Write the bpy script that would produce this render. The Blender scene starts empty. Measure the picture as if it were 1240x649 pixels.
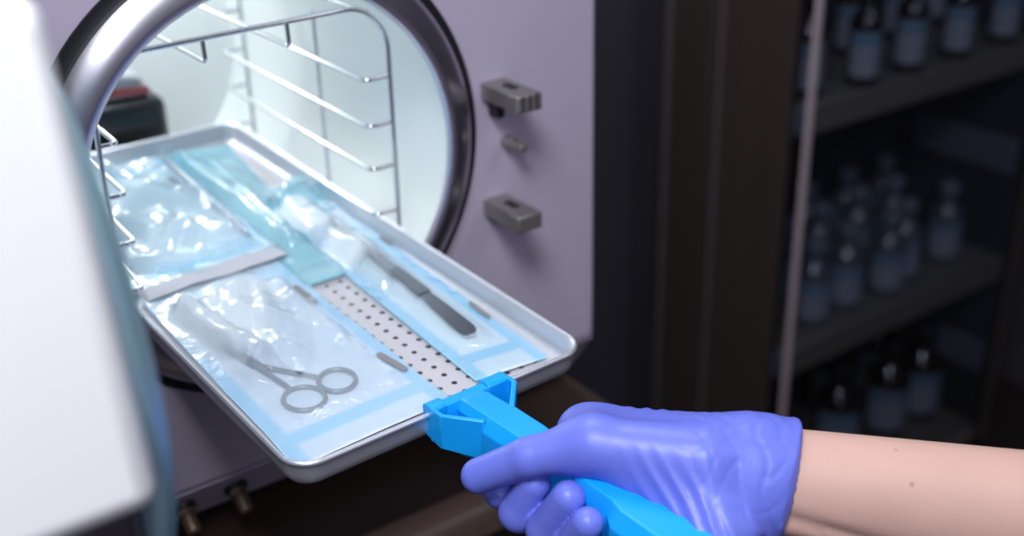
import bpy, bmesh, math, random
import numpy as np
from mathutils import Vector, Matrix, noise, Quaternion

C = bpy.context.scene.collection
SC = bpy.context.scene
random.seed(4)
CZ = 1.44                      # camera height above the floor; all z below are relative to it

# ------------------------------------------------------------------ helpers
class MB:
    """collects vertices and faces"""
    def __init__(s): s.v = []; s.f = []; s.uv = None
    def add(s, vs, fs):
        o = len(s.v); s.v += [tuple(p) for p in vs]; s.f += [tuple(i + o for i in f) for f in fs]; return o
    def box(s, x0, x1, y0, y1, z0, z1):
        vs = [(x, y, z) for z in (z0, z1) for y in (y0, y1) for x in (x0, x1)]
        s.add(vs, [(0, 2, 3, 1), (4, 5, 7, 6), (0, 1, 5, 4), (2, 6, 7, 3), (0, 4, 6, 2), (1, 3, 7, 5)]); return s
    def loft(s, rings, cap0=True, cap1=True, closed=True):
        n = len(rings[0]); o = len(s.v)
        for r in rings: s.v += [tuple(p) for p in r]
        for i in range(len(rings) - 1):
            for j in range(n if closed else n - 1):
                a = o + i * n + j; b = o + i * n + (j + 1) % n
                s.f.append((a, b, b + n, a + n))
        if cap0: s.f.append(tuple(o + j for j in reversed(range(n))))
        if cap1: s.f.append(tuple(o + (len(rings) - 1) * n + j for j in range(n)))
        return s
    def tube(s, pts, r, n=10, caps=True):
        pts = [Vector(p) for p in pts]; rs = r if isinstance(r, (list, tuple)) else [r] * len(pts)
        rings = []; up = None
        for i, p in enumerate(pts):
            t = (pts[min(i + 1, len(pts) - 1)] - pts[max(i - 1, 0)]).normalized()
            if up is None:
                up = Vector((0, 0, 1)) if abs(t.z) < .9 else Vector((1, 0, 0))
            up = (up - t * up.dot(t)).normalized(); sd = t.cross(up)
            rings.append([p + (up * math.cos(a) + sd * math.sin(a)) * rs[i] for a in (2 * math.pi * k / n for k in range(n))])
        return s.loft(rings, caps, caps)
    def prism(s, poly, z0, z1, axis='z'):
        """polygon extruded; axis z: poly in xy, axis y: poly in xz, axis x: poly in yz"""
        def P(a, b, c): return {'z': (a, b, c), 'y': (a, c, b), 'x': (c, a, b)}[axis]
        return s.loft([[P(a, b, z0) for a, b in poly], [P(a, b, z1) for a, b in poly]])
    def lathe(s, prof, n=32, axis='z', c=(0, 0, 0), cap=True):
        rings = []
        for r, h in prof:
            rr = []
            for k in range(n):
                a = 2 * math.pi * k / n
                u, v = r * math.cos(a), r * math.sin(a)
                p = {'z': (u, v, h), 'y': (u, h, v), 'x': (h, u, v)}[axis]
                rr.append((p[0] + c[0], p[1] + c[1], p[2] + c[2]))
            rings.append(rr)
        return s.loft(rings, cap, cap)

def fillet(pts, r, k=5):
    """round the corners of an open polyline"""
    P = [Vector(p) for p in pts]; out = [P[0]]
    for a, b, c in zip(P, P[1:], P[2:]):
        u = (a - b); w = (c - b); rr = min(r, u.length * .45, w.length * .45)
        p0 = b + u.normalized() * rr; p1 = b + w.normalized() * rr
        for i in range(k + 1):
            t = i / k; out.append(p0 * (1 - t) ** 2 + b * 2 * t * (1 - t) + p1 * t * t)
    out.append(P[-1]); return out

def obj(name, mb, mat, parent=None, smooth=35, bevel=0, seg=2, loc=None, recalc=True):
    me = bpy.data.meshes.new(name); me.from_pydata(mb.v, [], mb.f); me.update()
    bm = bmesh.new(); bm.from_mesh(me)
    if bevel:
        bmesh.ops.remove_doubles(bm, verts=bm.verts, dist=1e-6)
    if recalc: bmesh.ops.recalc_face_normals(bm, faces=bm.faces)
    bm.to_mesh(me); bm.free()
    if smooth is not None:
        me.shade_smooth(); me.set_sharp_from_angle(angle=math.radians(smooth))
    me.materials.append(mat)
    o = bpy.data.objects.new(name, me); C.objects.link(o)
    if parent: o.parent = parent
    if loc: o.location = loc
    if bevel:
        m = o.modifiers.new('bevel', 'BEVEL'); m.width = bevel; m.segments = seg; m.limit_method = 'ANGLE'; m.angle_limit = math.radians(32)
        m.harden_normals = False
    return o

def tag(o, label, cat, group=None):
    o['label'] = label; o['category'] = cat
    if group: o['group'] = group
    return o
def thing(name, label, cat, mat4=None, loc=None, group=None):
    o = bpy.data.objects.new(name, None); C.objects.link(o); o.empty_display_size = .02
    if mat4 is not None: o.matrix_world = mat4
    if loc is not None: o.location = loc
    return tag(o, label, cat, group)
def struct(name, mb, m, **k):
    o = obj(name, mb, m, **k); o['kind'] = 'structure'; return o
def dup(root, loc, label, group=None, rotz=0):
    r = root.copy(); C.objects.link(r); r.location = loc; r.rotation_euler = (0, 0, rotz)
    r['label'] = label
    if group: r['group'] = group
    for ch in list(root.children):
        c = ch.copy(); C.objects.link(c); c.parent = r
        for g in ch.children:
            d = g.copy(); C.objects.link(d); d.parent = c
    return r

# ------------------------------------------------------------------ materials
def mat(name, col, rough=.5, metal=0, bump=0, bscale=300, var=0, vscale=20, spec=.5, coat=0, emit=None, stretch=None):
    m = bpy.data.materials.new(name); m.use_nodes = True; nt = m.node_tree; b = nt.nodes['Principled BSDF']
    b.inputs['Base Color'].default_value = (*col, 1); b.inputs['Roughness'].default_value = rough; b.inputs['Metallic'].default_value = metal
    b.inputs['Specular IOR Level'].default_value = spec; b.inputs['Coat Weight'].default_value = coat
    tc = nt.nodes.new('ShaderNodeTexCoord'); src = tc.outputs['Object']
    if stretch:
        mp = nt.nodes.new('ShaderNodeMapping'); mp.inputs['Scale'].default_value = stretch
        nt.links.new(src, mp.inputs['Vector']); src = mp.outputs['Vector']
    n = nt.nodes.new('ShaderNodeTexNoise'); n.inputs['Scale'].default_value = vscale; n.inputs['Detail'].default_value = 4
    nt.links.new(src, n.inputs['Vector'])
    if var:
        mx = nt.nodes.new('ShaderNodeMix'); mx.data_type = 'RGBA'
        mx.inputs[6].default_value = (*[c * (1 - var) for c in col], 1); mx.inputs[7].default_value = (*[min(1, c * (1 + var)) for c in col], 1)
        nt.links.new(n.outputs['Fac'], mx.inputs[0]); nt.links.new(mx.outputs[2], b.inputs['Base Color'])
    if bump:
        n2 = nt.nodes.new('ShaderNodeTexNoise'); n2.inputs['Scale'].default_value = bscale; n2.inputs['Detail'].default_value = 3
        nt.links.new(src, n2.inputs['Vector'])
        bp = nt.nodes.new('ShaderNodeBump'); bp.inputs['Strength'].default_value = bump; bp.inputs['Distance'].default_value = .001
        nt.links.new(n2.outputs['Fac'], bp.inputs['Height']); nt.links.new(bp.outputs['Normal'], b.inputs['Normal'])
    return m

def glass_mat(name, tint, gloss=.12, rough=.02):
    m = bpy.data.materials.new(name); m.use_nodes = True; nt = m.node_tree; nt.nodes.clear()
    o = nt.nodes.new('ShaderNodeOutputMaterial'); t = nt.nodes.new('ShaderNodeBsdfTransparent'); g = nt.nodes.new('ShaderNodeBsdfGlossy')
    t.inputs['Color'].default_value = (*tint, 1); g.inputs['Roughness'].default_value = rough
    lw = nt.nodes.new('ShaderNodeLayerWeight'); lw.inputs['Blend'].default_value = .5
    pw = nt.nodes.new('ShaderNodeMath'); pw.operation = 'POWER'; pw.inputs[1].default_value = 4.5; nt.links.new(lw.outputs['Facing'], pw.inputs[0])
    f = nt.nodes.new('ShaderNodeMapRange'); f.inputs['To Min'].default_value = .04; f.inputs['To Max'].default_value = .9; nt.links.new(pw.outputs[0], f.inputs['Value'])
    mx = nt.nodes.new('ShaderNodeMixShader'); nt.links.new(f.outputs[0], mx.inputs[0]); nt.links.new(t.outputs[0], mx.inputs[1]); nt.links.new(g.outputs[0], mx.inputs[2])
    nt.links.new(mx.outputs[0], o.inputs[0]); return m

def film_mat(name, tint_in, tint_seal, milky, mcol):
    """clear blue-tinted pouch film: see-through with glossy creases; the heat-sealed borders (attribute 'seal') are more solid"""
    m = bpy.data.materials.new(name); m.use_nodes = True; nt = m.node_tree; nt.nodes.clear(); N = nt.nodes.new; L = nt.links.new
    o = N('ShaderNodeOutputMaterial'); t = N('ShaderNodeBsdfTransparent'); p = N('ShaderNodeBsdfDiffuse'); g = N('ShaderNodeBsdfGlossy')
    a = N('ShaderNodeAttribute'); a.attribute_name = 'seal'
    mc = N('ShaderNodeMix'); mc.data_type = 'RGBA'; mc.inputs[6].default_value = (*tint_in, 1); mc.inputs[7].default_value = (*tint_seal, 1)
    L(a.outputs['Fac'], mc.inputs[0]); L(mc.outputs[2], t.inputs['Color'])
    p.inputs['Color'].default_value = (*mcol, 1); g.inputs['Roughness'].default_value = .13
    tc = N('ShaderNodeTexCoord'); n = N('ShaderNodeTexNoise'); n.inputs['Scale'].default_value = 70; n.inputs['Detail'].default_value = 4; n.inputs['Distortion'].default_value = 1.6
    L(tc.outputs['Object'], n.inputs['Vector'])
    bp = N('ShaderNodeBump'); bp.inputs['Strength'].default_value = .22; bp.inputs['Distance'].default_value = .003
    L(n.outputs['Fac'], bp.inputs['Height']); L(bp.outputs['Normal'], p.inputs['Normal']); L(bp.outputs['Normal'], g.inputs['Normal'])
    lw = N('ShaderNodeLayerWeight'); lw.inputs['Blend'].default_value = .5; L(bp.outputs['Normal'], lw.inputs['Normal'])
    pw = N('ShaderNodeMath'); pw.operation = 'POWER'; pw.inputs[1].default_value = 3; L(lw.outputs['Facing'], pw.inputs[0])
    mr = N('ShaderNodeMapRange'); mr.inputs['To Min'].default_value = .10; mr.inputs['To Max'].default_value = .75
    L(pw.outputs[0], mr.inputs['Value'])
    m1 = N('ShaderNodeMixShader'); h = N('ShaderNodeAttribute'); h.attribute_name = 'haze'; mh = N('ShaderNodeMath'); mh.operation = 'ADD'; mh.use_clamp = True; mh.inputs[1].default_value = milky; L(h.outputs['Fac'], mh.inputs[0]); L(mh.outputs[0], m1.inputs[0]); L(t.outputs[0], m1.inputs[1]); L(p.outputs[0], m1.inputs[2])
    mx = N('ShaderNodeMixShader'); L(mr.outputs[0], mx.inputs[0]); L(m1.outputs[0], mx.inputs[1]); L(g.outputs[0], mx.inputs[2])
    L(mx.outputs[0], o.inputs[0]); return m

def paper_mat(name, inner, border):
    m = mat(name, inner, .75, bump=.15, bscale=900); nt = m.node_tree; b = nt.nodes['Principled BSDF']
    a = nt.nodes.new('ShaderNodeAttribute'); a.attribute_name = 'seal'
    mc = nt.nodes.new('ShaderNodeMix'); mc.data_type = 'RGBA'; mc.inputs[6].default_value = (*inner, 1); mc.inputs[7].default_value = (*border, 1)
    nt.links.new(a.outputs['Fac'], mc.inputs[0]); nt.links.new(mc.outputs[2], b.inputs['Base Color']); return m

M = dict(
    panel=mat('lilac_powder_coat', (.42, .37, .475), .42, bump=.06, bscale=1500, var=.03),
    bevel=mat('lilac_bevel', (.42, .385, .49), .4, var=.05),
    housing=mat('housing_grey', (.30, .28, .36), .5, var=.04),
    black=mat('black_rubber', (.008, .008, .01), .45, bump=.1),
    chrome=mat('polished_flange', (.62, .59, .66), .30, 1, bump=.03, bscale=500, var=.04),
    steel=mat('rack_wire_steel', (.72, .72, .75), .2, 1, var=.05),
    chamber=mat('chamber_steel', (.86, .90, .90), .42, .45, bump=.08, bscale=90, var=.05, vscale=9, stretch=(1, .2, 1)),
    tray=mat('anodised_tray', (.74, .75, .81), .38, .72, bump=.03, bscale=700, var=.03),
    plate=mat('perforated_plate', (.66, .63, .67), .4, .25, var=.03),
    block=mat('dark_brushed_steel', (.34, .31, .30), .38, .75, bump=.1, bscale=400, var=.12, stretch=(1, .1, 1)),
    dark=mat('screw_dark', (.02, .02, .025), .5, .4),
    door=mat('white_door_plastic', (.97, .97, .99), .4, var=.005),
    doorframe=mat('dark_door_frame', (.05, .05, .065), .4, var=.1),
    disc=mat('satin_door_plate', (.38, .60, .70), .38, .35, var=.10, vscale=14),
    brass=mat('brass_valve', (.24, .165, .12), .4, .8, var=.2),
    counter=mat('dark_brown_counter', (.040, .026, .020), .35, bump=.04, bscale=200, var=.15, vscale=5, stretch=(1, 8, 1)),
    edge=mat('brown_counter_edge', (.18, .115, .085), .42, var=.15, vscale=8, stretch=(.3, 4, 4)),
    base=mat('dark_base_cabinet', (.014, .010, .009), .6, var=.1),
    wall=mat('dark_wall', (.050, .046, .062), .7, bump=.05, var=.08, vscale=3),
    floor=mat('dark_floor', (.028, .019, .018), .4, var=.2, vscale=6),
    cab=mat('dark_brown_laminate', (.047, .034, .031), .42, bump=.05, bscale=120, var=.15, vscale=4, stretch=(6, 6, .4)),
    cabin=mat('cabinet_lining', (.032, .034, .040), .6, var=.12),
    shelf=mat('shelf_board', (.17, .15, .135), .5, var=.1),
    alu=mat('rose_aluminium', (.62, .50, .54), .4, .3, var=.04),
    litedge=mat('mauve_lit_edge', (.16, .13, .145), .4, .3, var=.05),
    shelfgrey=mat('pale_shelf_grey', (.13, .14, .18), .5, var=.1),
    amber=mat('amber_glass', (.012, .007, .005), .08, spec=.8),
    clear=mat('clear_bottle', (.09, .10, .12), .15, spec=.7),
    cap=mat('black_cap', (.012, .012, .015), .35),
    pcap=mat('pale_cap', (.16, .18, .22), .4),
    lab=mat('bottle_label', (.29, .31, .36), .6, var=.08, vscale=60),
    labblue=mat('bottle_label_band', (.15, .24, .32), .6, var=.06),
    handle=mat('bright_blue_plastic', (.004, .355, .89), .38, bump=.03, bscale=1200, var=.02, spec=.5),
    sci=mat('scissor_steel', (.14, .17, .22), .3, .85, var=.1),
    scal=mat('scalpel_steel', (.17, .19, .22), .36, .8, var=.1),
    rod=mat('knurled_steel', (.62, .62, .66), .3, .9, var=.1),
    mark=mat('grey_indicator_ink', (.25, .24, .25), .55, var=.1),
    ink=mat('blue_print', (.42, .64, .88), .7, var=.2),
    strip=mat('beige_pouch_strip', (.52, .52, .58), .6, var=.05),
    box=mat('black_case', (.008, .012, .016), .25, var=.2),
    red=mat('red_stripe', (.35, .08, .08), .5, var=.1),
    greytop=mat('grey_lid', (.35, .36, .40), .35, .4, var=.1),
    film=film_mat('pouch_film', (.86, .94, .98), (.66, .87, .98), .27, (.80, .89, .97)),
    film_teal=film_mat('pouch_film_teal', (.74, .91, .95), (.56, .82, .90), .30, (.62, .80, .88)),
    paper=paper_mat('pouch_paper', (.80, .83, .92), (.60, .81, .96)),
    paper_cy=paper_mat('pouch_paper_cyan', (.80, .90, .96), (.44, .80, .94)),
    paper_teal=paper_mat('pouch_paper_teal', (.38, .70, .78), (.24, .60, .70)),
)
GLASS = glass_mat('cabinet_glass', (.80, .82, .86))

# ------------------------------------------------------------------ camera
cam_d = bpy.data.cameras.new('camera'); cam = bpy.data.objects.new('camera', cam_d); C.objects.link(cam); SC.camera = cam
F = 1400.86
def _n(v): return v / np.linalg.norm(v)
up = -_n(np.array([(700 - 620) / F, -(3200 - 324.5) / F, -1]))
xx = np.array([(2850 - 620) / F, -(-420 - 324.5) / F, -1]); xx = _n(xx - up * np.dot(xx, up)); yy = np.cross(up, xx)
Rm = Matrix(np.array([xx, yy, up]).tolist())
cam.matrix_world = Matrix.Translation((0, 0, CZ)) @ Rm.to_4x4()
cam_d.sensor_width = 36; cam_d.lens = 36 * F / 1240; cam_d.clip_start = .02
cam_d.dof.use_dof = True; cam_d.dof.focus_distance = .60; cam_d.dof.aperture_fstop = 4.2
cam_d.dof.aperture_blades = 0

# ------------------------------------------------------------------ room
WX0, WX1, WY0, WY1 = -1.3, 2.25, -1.6, 1.42
struct('floor', MB().box(WX0, WX1, WY0, WY1 + .1, -.06, 0), M['floor'], smooth=None)
struct('wall_back', MB().box(WX0, WX1, WY1, WY1 + .1, 0, 2.7), M['wall'], smooth=None)
struct('wall_right', MB().box(WX1, WX1 + .1, WY0, WY1 + .1, 0, 2.7), M['wall'], smooth=None)
struct('baseboard_back', MB().box(WX0, 1.2, WY1 - .015, WY1, 0, .09), M['cab'], bevel=.003)

# ------------------------------------------------------------------ counter
ct = .9
t = thing('counter', 'dark brown counter that carries the autoclave, with a lighter rounded front edge', 'counter', loc=(.0, 1.0, 0))
def child(name, mb, m, par, **k):
    """child given in world coordinates of an unrotated parent"""
    l = par.location; mb.v = [(x - l.x, y - l.y, z - l.z) for x, y, z in mb.v]
    return obj(name, mb, m, par, **k)
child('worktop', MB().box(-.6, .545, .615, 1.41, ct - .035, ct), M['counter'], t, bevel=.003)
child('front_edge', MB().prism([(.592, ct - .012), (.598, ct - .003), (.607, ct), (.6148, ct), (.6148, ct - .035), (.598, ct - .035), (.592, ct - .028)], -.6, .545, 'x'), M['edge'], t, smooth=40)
child('base', MB().box(-.58, .53, .66, 1.40, .0, ct - .0352), M['base'], t, bevel=.003)
for i in range(2):
    x0 = -.575 + .55 * i
    d = child('door', MB().box(x0, x0 + .545, .642, .6598, .08, ct - .05), M['base'], t, bevel=.003)
    obj('handle', MB().tube(fillet([(x0 + .25, 1e-3 + .642 - 1.0, .78), (x0 + .25, .617 - 1.0, .78), (x0 + .35, .617 - 1.0, .78), (x0 + .35, .643 - 1.0, .78)], .008), .004), M['block'], d)

# ------------------------------------------------------------------ autoclave
YP = .66                                                   # front panel plane
ccx, ccz = .2735, CZ - .268
A = thing('autoclave', 'lilac grey autoclave with a round steel chamber, its door swung open at the left', 'autoclave', loc=(.27, .66, ct))
def ac(name, mb, m, par=None, **k):
    l = A.location; mb.v = [(x - l.x, y - l.y, z - l.z) for x, y, z in mb.v]
    return obj(name, mb, m, par or A, **k)
X0, X1, ZB, ZT = .0, .5395, CZ - .479, CZ + .10
# front panel with round hole
n = 96; R0 = .150
mb = MB(); ring = []; out = []
for k in range(n):
    a = 2 * math.pi * k / n; c, s = math.cos(a), math.sin(a)
    ring.append((ccx + R0 * c, YP, ccz + R0 * s))
    tx = ((X1 if c > 0 else X0) - ccx) / c if abs(c) > 1e-6 else 1e9
    tz = ((ZT if s > 0 else ZB) - ccz) / s if abs(s) > 1e-6 else 1e9
    tt = min(tx, tz); out.append((ccx + tt * c, YP, ccz + tt * s))
# make sure the rectangle corners exist
for cxn, czn in ((X0, ZB), (X1, ZB), (X0, ZT), (X1, ZT)):
    k = min(range(n), key=lambda i: (out[i][0] - cxn) ** 2 + (out[i][2] - czn) ** 2); out[k] = (cxn, YP, czn)
back = [(x, YP + .02, z) for x, y, z in out]; ringb = [(x, YP + .02, z) for x, y, z in ring]
mb.loft([ringb, ring, out, back], False, False)
ac('front_panel', mb, M['panel'], bevel=.004, seg=3)
ac('lower_bevel', MB().prism([(YP + .0005, ZB - .0003), (YP + .028, ZB - .040), (YP + .06, ZB - .040), (YP + .06, ZB - .0003)], X0, X1, 'x'), M['bevel'], bevel=.002)
ac('housing', MB().box(X0 + .002, X1 - .002, YP + .0203, 1.12, ZB + .0005, ZB + .05)
   .box(X0 + .002, X1 - .002, YP + .0605, 1.12, ZB - .040, ZB)
   .box(X0 + .002, X0 + .02, YP + .0203, 1.12, ZB + .05, ZT - .02).box(X1 - .02, X1 - .002, YP + .0203, 1.12, ZB + .05, ZT - .02)
   .box(X0 + .002, X1 - .002, YP + .0203, 1.12, ZT - .02, ZT).box(X0 + .002, X1 - .002, 1.10, 1.12, ZB + .05, ZT - .02), M['housing'], smooth=None)
# pressure chamber
Rc = .134
mb = MB(); mb.lathe([(.1235, YP - .012), (Rc, YP - .004), (Rc, 1.0), (Rc - .01, 1.018), (.07, 1.026), (.002, 1.028)], 96, 'y', (ccx, 0, ccz), cap=False)
ac('chamber', mb, M['chamber'], recalc=True)
ac('gasket', MB().lathe([(.146, YP - .0015), (.1548, YP - .0015), (.1555, YP + .003), (.146, YP + .004), (.146, YP - .0015)], 96, 'y', (ccx, 0, ccz), cap=False), M['black'])
ac('flange', MB().lathe([(.1235, YP - .012), (.1240, YP - .015), (.1262, YP - .0165), (.130, YP - .0165), (.1425, YP - .0115), (.1468, YP - .007), (.1472, YP + .002), (.135, YP + .002)], 128, 'y', (ccx, 0, ccz), cap=False), M['chrome'])
# locking blocks
for i, (x0, z1) in enumerate(((.4340, CZ - .2386), (.4326, CZ - .3272))):
    b = ac('locking_block', MB().box(x0, x0 + .0207, YP - .0455, YP - .0002, z1 - .0125, z1), M['block'], bevel=.0012)
    for q, yy_ in ((0, YP - .025), (1, YP - .018)):
        ac('screw', MB().lathe([(.0038, z1 + .0004), (.0028, z1 + .0005), (.0024, z1 + .0002), (.0005, z1 + .0002)], 16, 'z', (x0 + .011, yy_, 0), cap=True), M['dark'], b)
    for q in range(3 if i == 0 else 0):
        ac('groove', MB().box(x0 + .004 + q * .0058, x0 + .0052 + q * .0058, YP - .0458, YP - .0452, z1 - .0118, z1 - .0006), M['dark'], b)
ac('latch_slot', MB().box(.4400, .4465, YP - .012, YP - .0002, CZ - .2640, CZ - .2515), M['black'], bevel=.0008)
ac('locking_pin', MB().lathe([(.0006, YP - .024), (.0030, YP - .0238), (.0036, YP - .0225), (.0036, YP - .009), (.0048, YP - .0085), (.0048, YP - .0002)], 20, 'y', (.4545, 0, CZ - .2865)), M['block'])
# drain valves on the lower bevel
dirv = Vector((0, -.040, -.028)).normalized()
for vx in (.2195, .181):
    p0 = Vector((vx, YP + .006, ZB - .0195 - .0)) ; p0 = Vector((vx, YP + .0128, ZB - .0175))
    fl = ac('drain_valve', MB().tube([p0, p0 + dirv * .004], .0085, 20), M['black'], bevel=.0006)
    ac('collar', MB().tube([p0 + dirv * .0042, p0 + dirv * .008], .0066, 6), M['brass'], fl, smooth=30)
    ac('stub', MB().tube([p0 + dirv * .0082, p0 + dirv * .012, p0 + dirv * .021, p0 + dirv * .0225], [.0048, .0056, .0056, .0045], 14), M['brass'], fl)
ac('bevel_screw', MB().tube([Vector((.262, YP + .0120, ZB - .0168)), Vector((.262, YP + .0120, ZB - .0168)) + dirv * .0025], .0035, 12), M['dark'])
for fx, fy in ((.04, .75), (.50, .75), (.04, 1.08), (.50, 1.08)):
    ac('foot', MB().lathe([(.018, ct), (.018, ct + .006), (.014, ct + .010), (.014, ZB - .0405)], 24, 'z', (fx, fy, 0)), M['black'])
# open door
DX, DY = .0785, .46
d = ac('door', MB().box(DX - .004, DX, .345, .628, CZ - .36, CZ - .075), M['doorframe'], bevel=.006, seg=3)
ac('door_plate', MB().lathe([(.1275, DX + .0002), (.129, DX + .004), (.124, DX + .0095), (.105, DX + .011), (.04, DX + .013), (.001, DX + .0132)], 96, 'x', (0, DY - .008, CZ - .206)), M['disc'], d)
ac('door_cover', MB().prism([(.005, CZ - .2145), (DX - .0042, CZ - .2145), (DX - .0105, CZ - .060), (.005, CZ - .060)], .292, .618, 'y'), M['door'], d, bevel=.008, seg=4)
hg = ac('door_hinge', MB().box(.052, .074, .622, .6595, CZ - .30, CZ - .14), M['block'], bevel=.002)
ac('hinge_pin', MB().lathe([(.005, CZ - .31), (.006, CZ - .305), (.006, CZ - .135), (.005, CZ - .13)], 16, 'z', (.063, .632, 0)), M['steel'], hg)

# ------------------------------------------------------------------ wire rack inside the chamber
rk = thing('wire_rack', 'steel wire tray rack with rows of slides inside the round chamber', 'rack', loc=(.263, .66, CZ - .36))
def rc(name, pts, r=.0016, m='steel', fr=.006, n=10):
    l = rk.location; P = fillet([(x, y, z + CZ) for x, y, z in pts], fr) if len(pts) > 2 else [Vector((x, y, z + CZ)) for x, y, z in pts]
    return obj(name, MB().tube([p - l for p in P], r, n), M[m], rk, smooth=50)
xl, xr, yb = .1640, .3612, .905
rc('front_frame', [(xl, .66, -.352), (xl + .004, .66, -.200), (xl + .022, .66, -.1745), (.345, .66, -.1712), (xr + .0015, .66, -.190), (xr, .66, -.352)], .0017, fr=.014)
rc('back_frame', [(xl, yb, -.352), (xl + .004, yb, -.200), (xl + .022, yb, -.1745), (.345, yb, -.1712), (xr + .0015, yb, -.190), (xr, yb, -.352)], .0017, fr=.014)
for sx in (xl, xr): rc('middle_post', [(sx, .766, -.352), (sx, .766, -.196)], .0014)
for (zl, zr) in ((-.2255, -.2195), (-.2575, -.2515), (-.289, -.2822), (-.3205, -.3155)):
    rc('slide', [(xl + .002, .6605, zl), (.1782, .660, zl), (.1782, yb, zl), (xl + .002, yb - .0005, zl)], .0016, fr=.005)
    rc('slide', [(xr + .0005, .6605, zr), (.3436, .660, zr - .0005), (.3436, yb, zr), (xr + .0005, yb - .0005, zr)], .0016, fr=.005)
for hx in (.2384, .2932, .344):
    if hx < .34: rc('slide', [(hx, .6605, -.1735), (hx, .660, -.188), (hx - .001, yb, -.188), (hx - .001, yb, -.1735)], .0015, fr=.004)
    else: rc('slide', [(hx + .006, .661, -.176), (hx + .004, yb, -.176)], .0016)
for sx in (xl, xr): rc('bottom_bar', [(sx, .66, -.352), (sx, yb, -.352)], .0017)
for y_ in (.6605, .78, yb): rc('cross_bar', [(xl, y_, -.3535), (xr, y_, -.3535)], .0017)

# dark shape at the back of the chamber, built as a plain box
bx = thing('dark_box', 'black box with a dull red stripe at the back of the chamber behind the tray', 'box', loc=(.235, .955, CZ - .35))
def bxp(name, mb, m, **k):
    l = bx.location; mb.v = [(x - l.x, y - l.y, z + CZ - l.z) for x, y, z in mb.v]; return obj(name, mb, m, bx, **k)
bxp('case', MB().box(.205, .297, .925, .985, -.345, -.284), M['box'], bevel=.010, seg=4)
bxp('lid', MB().prism([(.205, -.2838), (.287, -.2838), (.281, -.266), (.212, -.250)], .932, .980, 'y'), M['greytop'], bevel=.004)
bxp('stripe', MB().prism([(.2075, -.2775), (.2862, -.2815), (.2845, -.2755), (.2095, -.2685)], .9305, .9318, 'y'), M['red'])

# ------------------------------------------------------------------ tray frame
def eul(y, p, r):
    return Matrix.Rotation(y, 4, 'Z') @ Matrix.Rotation(p, 4, 'X') @ Matrix.Rotation(r, 4, 'Y')
MT = Matrix.Translation((.17762, .44783, CZ - .3354)) @ eul(*[math.radians(a) for a in (2.984, 3.0736, .4)])
def tthing(name, label, cat, at, group=None):
    """a thing standing in the tray's own frame (mm)"""
    o = thing(name, label, cat, MT @ Matrix.Translation([c * .001 for c in at]), group=group); o['_at'] = 0; del o['_at']
    return o, Vector(at)
def tobj(name, mb, m, par, at, **k):
    mb.v = [((x - at.x) * .001, (y - at.y) * .001, (z - at.z) * .001) for x, y, z in mb.v]
    return obj(name, mb, m, par, **k)

TW, TL = 190., 451.
tr, at = tthing('instrument_tray', 'long shallow metal tray with a perforated floor, pulled half out of the chamber', 'tray', (95, 225, -17.2))
def rrect(off, h, r=15., k=7):
    rr = max(r + off, .8); pts = []
    for (cx_, cy_, a0) in ((TW - r, TL - r, 0), (r, TL - r, 90), (r, r, 180), (TW - r, r, 270)):
        if rr == .8: pass
        for i in range(k + 1):
            a = math.radians(a0 + 90 * i / k); pts.append((cx_ + rr * math.cos(a), cy_ + rr * math.sin(a), h))
    return pts
prof = [(-8, -15.4), (-5, -15.0), (-3.2, -13.6), (-2.3, -11), (-1.5, -1.5), (-.9, -.2), (.5, .3), (1.5, -.3), (1.8, -1.4), (1.2, -2.4), (.2, -2.8),
        (-.4, -10), (-1.2, -13.6), (-3.2, -16.2), (-6.5, -17.2), (-8, -17.2), (-8, -15.4)]
tobj('pan', MB().loft([rrect(a, b) for a, b in prof], False, False), M['tray'], tr, at, smooth=50)
# perforated floor with real holes on a 10 mm lattice
mb = MB(); vid = {}
def V(x, y):
    k = (round(x, 3), round(y, 3))
    if k not in vid: vid[k] = len(mb.v); mb.v.append((x, y, -15.45))
    return vid[k]
xs = [7.5] + [10.2 * i + 13.1 for i in range(0, 17)] + [182.5]; ys = [7.5] + [10.25 * j + 18.2 for j in range(0, 42)] + [443.5]
hr = 1.75
for i in range(len(xs) - 1):
    for j in range(len(ys) - 1):
        a0, a1, b0, b1 = xs[i], xs[i + 1], ys[j], ys[j + 1]
        if 0 < i < len(xs) - 2 and 0 < j < len(ys) - 2:
            mx_, my_ = (a0 + a1) / 2, (b0 + b1) / 2
            hole = [V(mx_ + hr * math.cos(math.radians(q * 30 - 135)), my_ + hr * math.sin(math.radians(q * 30 - 135))) for q in range(12)]
            cr = [V(a0, b0), V(a1, b0), V(a1, b1), V(a0, b1)]
            for s_ in range(4):
                h4 = [hole[(s_ * 3 + q) % 12] for q in range(4)]
                mb.f.append((cr[s_], cr[(s_ + 1) % 4], h4[3], h4[2], h4[1], h4[0]))
        else:
            mb.f.append((V(a0, b0), V(a1, b0), V(a1, b1), V(a0, b1)))
tobj('perforated_floor', mb, M['plate'], tr, at, smooth=None, recalc=False)

# ------------------------------------------------------------------ sterilisation pouches
def seg_d(p, a, b):
    ax, ay = a; bx_, by = b; dx, dy = bx_ - ax, by - ay; L2 = dx * dx + dy * dy
    t_ = max(0, min(1, ((p[0] - ax) * dx + (p[1] - ay) * dy) / L2)) if L2 else 0
    return math.hypot(p[0] - ax - t_ * dx, p[1] - ay - t_ * dy)
def sst(a, b, x):
    t_ = max(0., min(1., (x - a) / (b - a))); return t_ * t_ * (3 - 2 * t_)

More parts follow.
